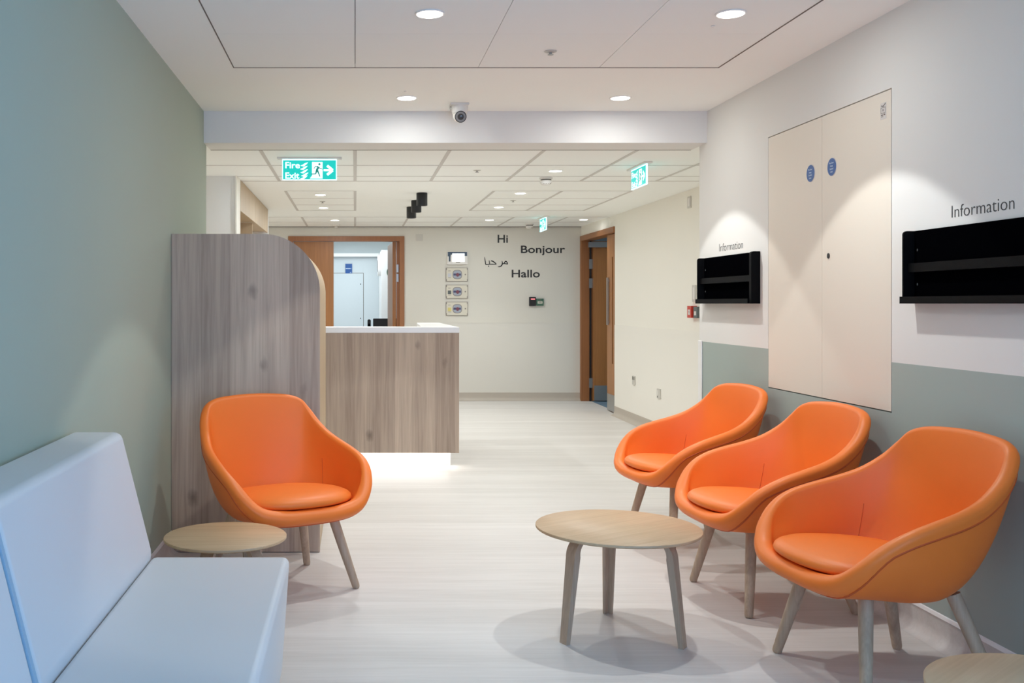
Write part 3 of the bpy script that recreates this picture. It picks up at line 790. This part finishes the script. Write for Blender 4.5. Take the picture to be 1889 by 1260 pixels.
for x, y, lb in ((-.3, 7.22, 'added hall downlight lighting the pier, unseen behind the front Fire Exit sign'), (1.455, 8.68, 'nearer downlight in the right inset tile patch of the hall ceiling'), (1.45, 9.95, 'farther downlight in the right inset tile patch of the hall ceiling'),  # the one behind the exit sign is added, unseen, to brighten the pier
                 (1.56, 11.45, 'far downlight over the greeting lettering on the back wall'), (2.64, 11.40, 'far downlight before the door in the right hall wall'),
                 (-.31, 8.80, 'nearer downlight in the left inset tile patch of the hall ceiling'), (-.32, 10.0, 'farther downlight in the left inset tile patch of the hall ceiling'),
                 (-.235, 11.5, 'far downlight above the brown double door')):
    q = dup(hl_, (x, y, HZ), 0, lb)
    if x > 2.5:                     # the one close to the side door gives less
        for c_ in q.children:
            if c_.type == 'LIGHT': c_.data = c_.data.copy(); c_.data.energy *= .3 if c_.data.type == 'SPOT' else .06
def make_spot(label):
    o = thing('cylinder_spotlight', label, 'ceiling light', group='black cylinder spotlights')
    mb = MB(); mb.lathe([(.046, 0), (.0485, -.003), (.0485, -.109), (.0475, -.112), (.042, -.112), (.040, -.095)], 32); mb.build('housing', 'black', o, smooth=True, angle=40)
    MB().lathe([(.040, -.096), (.039, -.098)], 24).build('reflector', 'lens_ring', o)
    MB().lathe([(.030, 0.0), (.030, -.002)], 20).build('ceiling_cap', 'black', o)
    return o
s1 = make_spot('black cylinder ceiling spotlight, nearest of three in a row')
s1.location = (.588, 8.68, HZ)
dup(s1, (.578, 9.31, HZ), 0, 'black cylinder ceiling spotlight, middle of three in a row')
dup(s1, (.567, 9.94, HZ), 0, 'black cylinder ceiling spotlight, last of three in a row')

# ------------------------------------------------------------------ ceiling devices
c = thing('security_camera', 'white turret security camera hanging from the ceiling before the header', 'camera', (.603, 5.69, ZC))
MB().prism(rrect(-.056, .050, -.012, 0, .004), -.05, .05).build('base_plate', 'plastic', c, bevel=.001)
MB().lathe([(.048, -.010), (.048, -.03), (.043, -.055), (.03, -.06)], 32).build('housing', 'plastic', c, smooth=True)
ball = []
for k in range(0, 13):
    a = -PI / 2 + PI * k / 12; ball.append((max(.0005, .040 * math.cos(a)), -.066 + .040 * math.sin(a)))
MB().lathe(ball, 32).build('ball_housing', 'plastic', c, smooth=True, angle=80)
lm = MB().lathe([(.032, -.030), (.0335, -.034), (.0335, -.041), (.030, -.043)], 32, axis='Y').build('lens_bezel', 'black', c, smooth=True)
lm.location = (.006, 0, -.070); lm.rotation_euler = (math.radians(14), 0, math.radians(-6))
MB().lathe([(.029, -.0425), (.029, -.0435)], 32, axis='Y').build('infrared_ring', 'lens_ring', lm)
MB().lathe([(.018, -.043), (.017, -.048), (.012, -.050)], 24, axis='Y').build('lens', 'glass', lm, smooth=True)
MB().tube([(-.05, .01, -.012), (-.056, .0, -.025), (-.053, -.01, -.036)], .005).build('cable_gland', 'plastic_grey', c, smooth=True)
def detector(label, loc):
    o = thing('smoke_detector', label, 'smoke detector', loc, group='ceiling smoke detectors')
    MB().lathe([(.050, 0), (.051, -.010), (.046, -.014)], 32).build('base', 'plastic', o, smooth=True)
    MB().lathe([(.040, -.013), (.040, -.026)], 32).build('vent_gap', 'slot', o, smooth=True)
    MB().lathe([(.046, -.025), (.047, -.033), (.042, -.046), (.030, -.056), (.012, -.059)], 32).build('chamber_cover', 'plastic', o, smooth=True)
    mb = MB()
    for kx in (-.022, -.006, .012, .026): mb.box(kx - .003, kx + .003, -.040 + abs(kx) * .3, -.036 + abs(kx) * .3, -.052, -.040)
    mb.build('vent_slots', 'slot', o)
    return o
detector('white smoke detector under the hall tiles beside the first downlight', (1.475, 7.62, HZ))
detector('white smoke detector at the back wall beside the small far exit sign', (2.13, 12.05, HZ))
def sprinkler(label, loc):
    o = thing('sprinkler_head', label, 'sprinkler', loc, group='ceiling sprinkler heads')
    MB().lathe([(.028, 0), (.028, -.002), (.018, -.005)], 28).build('escutcheon', 'plastic_grey', o, smooth=True)
    MB().lathe([(.006, -.005), (.006, -.014), (.014, -.015), (.013, -.017)], 20).build('deflector', 'steel', o, smooth=True)
sprinkler('small sprinkler head in the near ceiling tiles', (.892, 4.50, ZC))
sprinkler('small sprinkler head in the hall tiles just beyond the header', (.89, 7.2, HZ))
sprinkler('small sprinkler head in the right inset tile patch', (1.49, 9.3, HZ))
sprinkler('small sprinkler head in the left inset tile patch', (-.31, 9.4, HZ))
pr = thing('motion_sensor', 'small white motion sensor on the ceiling before the double door', 'sensor', (-.235, 12.2, HZ))
MB().lathe([(.045, 0), (.045, -.012), (.03, -.018)], 28).build('base', 'plastic', pr, smooth=True)
MB().lathe([(.022, -.018), (.02, -.04), (.008, -.05)], 24).build('lens', 'plastic_grey', pr, smooth=True)
for x, y, lb in ((1.482, 4.085, 'tiny white indicator on the tiles behind the downlight toward the cupboard wall'), (.272, 5.34, 'tiny white indicator on the ceiling before the left downlight at the header')):
    o = tag(MB().lathe([(.008, 0), (.008, -.003), (.004, -.005)], 16).build('indicator_light', 'plastic', smooth=True), lb, 'indicator')
    o.location = (x, y, ZC)

# ------------------------------------------------------------------ wall devices
def wplate(name, label, cat, loc, rz, w_, h_, parts, d=.008, m='plastic', group=None):
    o = thing(name, label, cat, loc, rz, group)
    MB().prism(rrect(-w_ / 2, w_ / 2, -h_ / 2, h_ / 2, .004), -d, 0).build('cover_plate', m, o)
    for nm, mm, bx in parts:
        mb = MB()
        for q in bx: mb.box(q[0], q[1], -d - .002, -d, q[2], q[3])
        mb.build(nm, mm, o)
    return o
wplate('blank_plate', 'square grey plate high on the back wall beside the double door', 'wall plate', (.815, YE, 2.06), 0, .085, .085, [('inner_panel', 'plastic_grey', [(-.03, .03, -.03, .03)])], m='plastic_grey')
wplate('blank_plate', 'tall grey plate high on the right hall wall near the corner', 'wall plate', (HX, 8.42, 2.09), -PI / 2, .086, .1, [('inner_panel', 'plastic', [(-.02, .02, -.035, .035)])], m='plastic_grey')
wplate('blank_plate', 'pale plate on the hall wall above the red call point', 'wall plate', (HX, 8.30, 1.31), -PI / 2, .086, .14, [('inner_panel', 'plastic', [(-.02, .02, -.05, .05)])], m='plastic_grey')
wplate('call_point', 'red fire alarm call point beside the near wall corner', 'call point', (HX, 8.29, 1.155), -PI / 2, .1, .1, [('press_panel', 'label_paper', [(-.025, .025, -.025, .02)]), ('press_mark', 'grey_print', [(-.008, .008, -.006, .006)])], .05, 'red')
wplate('release_switch', 'grey green release switch right of the red call point', 'switch', (HX, 8.17, 1.152), -PI / 2, .09, .095, [('press_panel', 'label_paper', [(-.022, .022, -.025, .01)])], .04, 'dark_label')
wplate('wall_socket', 'wall socket with two dark inlets low on the hall wall near the side door', 'socket', (HX - .004, 10.08, .44), -PI / 2, .09, .09, [('inlet', 'slot', [(-.036, -.014, 0.005, .038), (.014, .036, 0.005, .038)])], .01, 'plastic_grey')
wplate('wall_socket', 'plain white socket low on the hall wall nearer the armchairs', 'socket', (HX - .004, 9.25, .38), -PI / 2, .1, .09, [('switch_rocker', 'plastic', [(-.03, -.008, -.015, .03)]), ('inlet', 'slot', [(-.034, -.014, -.036, -.026)])], .01, 'plastic_grey')
a, z = bw(982, 556)
cr = thing('card_reader', 'black card reader with a red light below Hallo', 'card reader', (a, YE, z))
MB().prism(rrect(-.042, .040, -.058, .055, .006), -.03, 0).build('housing', 'black', cr)
MB().box(-.021, .028, -.032, -.03, .025, .034).build('status_light', 'led_red', cr)
a, z = bw(995.6, 557.5)
gb = thing('door_release', 'green door release box right of the black card reader', 'door release', (a, YE, z))
MB().prism(rrect(-.046, .046, -.045, .045, .006), -.03, 0).build('housing', 'green', gb)
MB().box(-.030, .030, -.032, -.03, -.018, .012).build('press_panel', 'panel_cream', gb)
MB().box(-.020, .020, -.033, -.032, -.006, .002).box(-.015, .015, -.032, -.03, .026, .031).build('print', 'grey_print', gb)
# wall panels left of the greeting
a, z = bw(843.5, 476)
sp_ = thing('alarm_screen', 'wall alarm panel with a lit white screen, topmost of the column', 'control panel', (a, YE, z))
MB().prism(rrect(-.128, .128, -.082, .078, .006), -.025, 0).build('housing', 'plastic', sp_)
MB().box(-.122, .122, -.028, -.025, .042, .075).box(-.122, -.085, -.028, -.025, .020, .042).box(.085, .122, -.028, -.025, .025, .042).build('fascia', 'navy', sp_)
MB().box(-.066, .09, -.030, -.025, -.048, .056).build('screen', 'screen', sp_)
MB().box(-.108, -.088, -.028, -.025, -.045, .02).build('speaker_slot', 'navy', sp_)
MB().box(-.02, .035, -.027, -.025, -.062, -.054).build('badge', 'slot', sp_)
def valve(py, lm_, label):
    a, z = bw(842.7, py)
    o = thing('valve_panel', label, 'control panel', (a, YE, z), 0, 'cream valve panels')
    W2, H2 = .139, .087
    MB().prism(rrect(-W2, W2, -H2, H2, .008), -.012, 0).build('frame', 'panel_line', o)
    MB().prism(rrect(-W2 + .006, W2 - .006, -H2 + .006, H2 - .006, .006), -.016, -.012).build('door', 'panel_cream', o)
    mb = MB()
    for x0, sx in ((-W2 + .001, 1), (W2 - .001, -1)):
        for z0, sz in ((-H2 + .001, 1), (H2 - .001, -1)):
            xa, xb = sorted((x0, x0 + sx * .012)); za, zb = sorted((z0, z0 + sz * .028)); mb.box(xa, xb, -.018, -.016, za, zb)
    mb.build('corner_clip', 'panel_line', o)
    MB().disc(.005, .0, .060, .058, -.018, -.016, 32, 2.8).build('dial_rim', 'panel_line', o)
    d = MB().disc(.005, .0, .052, .050, -.020, -.018, 32, 2.8).build('dial_window', 'dial', o)
    MB().box(-.044, .050, -.022, -.020, -.013, .013).build('valve_body', 'dial_dark', d)
    MB().disc(.008, -.004, .02, .024, -.024, -.022, 20).build('valve_knob', 'dial_red', d)
    MB().disc(.107, 0, .009, .009, -.019, -.016, 16).build('lock', 'panel_line', o)
    MB().box(-.115, -.072, -.018, -.016, -.030, .014).build('label_plate', lm_, o)
    MB().box(-.112, -.08, -.0175, -.016, .043, .048).box(-.112, -.075, -.0175, -.016, -.045, -.040).build('print', 'panel_line', o)
valve(506.5, 'blue_grey_label', 'cream valve panel with a pale grey label, just under the lit screen')
valve(538, 'dark_label', 'cream valve panel with a dark label, middle of the three')
valve(569.5, 'yellow_label', 'cream valve panel with a yellow label, lowest of the column')

# ------------------------------------------------------------------ things in the far room
fd_ = thing('office_desk', 'white office desk in the far room under the black monitor, hidden by the counter', 'desk', (.62, 14.6, 0))
MB().box(-.62, .62, -.35, .35, .70, .728).build('desktop', 'counter', fd_)
for x in (-.58, .58):
    for y in (-.3, .3): MB().box(x - .02, x + .02, y - .02, y + .02, 0, .70).build('leg', 'corner', fd_)
mo = thing('monitor', 'black computer monitor seen through the double door, cut by its open leaf', 'monitor', (.48, 14.55, .73))
MB().prism(rrect(-.215, .215, .0, .275, .01), -.02, .015).build('screen_housing', 'black', mo)
MB().box(-.03, .03, .015, .04, .0, .2).box(-.1, .1, -.06, .10, -.0, .012).build('stand', 'black', mo)
ph = thing('desk_speaker', 'small rounded black speaker standing left of the black monitor', 'speaker', (.207, 14.5, .73))
MB().prism(rrect(-.024, .024, 0, .262, .018), -.03, .03).build('cabinet_shell', 'black', ph)
MB().box(-.018, .018, -.033, -.03, .02, .2).build('grille', 'black_metal', ph)
sF = F_PX / (FY - .02)
wsn = thing('ward_sign', 'dark blue sign on the far room wall above the flush panel', 'sign', ((643.3 - VPX) / sF, FY, EYE + (VPY - 495.5) / sF))
MB().box(-.058, .058, -.012, 0, -.084, .084).build('board', 'blue_sign', wsn)
MB().box(-.052, .03, -.0135, -.012, -.006, .008).box(.038, .044, -.0135, -.012, -.006, .010).box(.02, .045, -.0135, -.012, -.072, -.062).build('print', 'white_print', wsn)
def dispenser(name, label, cat, loc, rx, rz_, m):
    o = thing(name, label, cat, loc, -PI / 2)
    MB().disc(0, 0, rx, rz_, -.05, 0, 32, 2.6).build('housing', 'corner', o)
    MB().disc(0.0, 0, rx * .55, rz_ * .6, -.054, -.05, 32, 2.4).build('front_window', m, o)
dispenser('hand_towel_dispenser', 'white rounded dispenser with a dark window on the far room pillar', 'dispenser', (.41, 15.75, EYE + .60), .17, .16, 'black')
ck = thing('round_notice', 'round green notice on the face of the far room pillar', 'notice', (.548, 15.4, EYE + .49))
MB().disc(0, 0, .055, .075, -.01, 0, 28).build('board', 'green', ck)
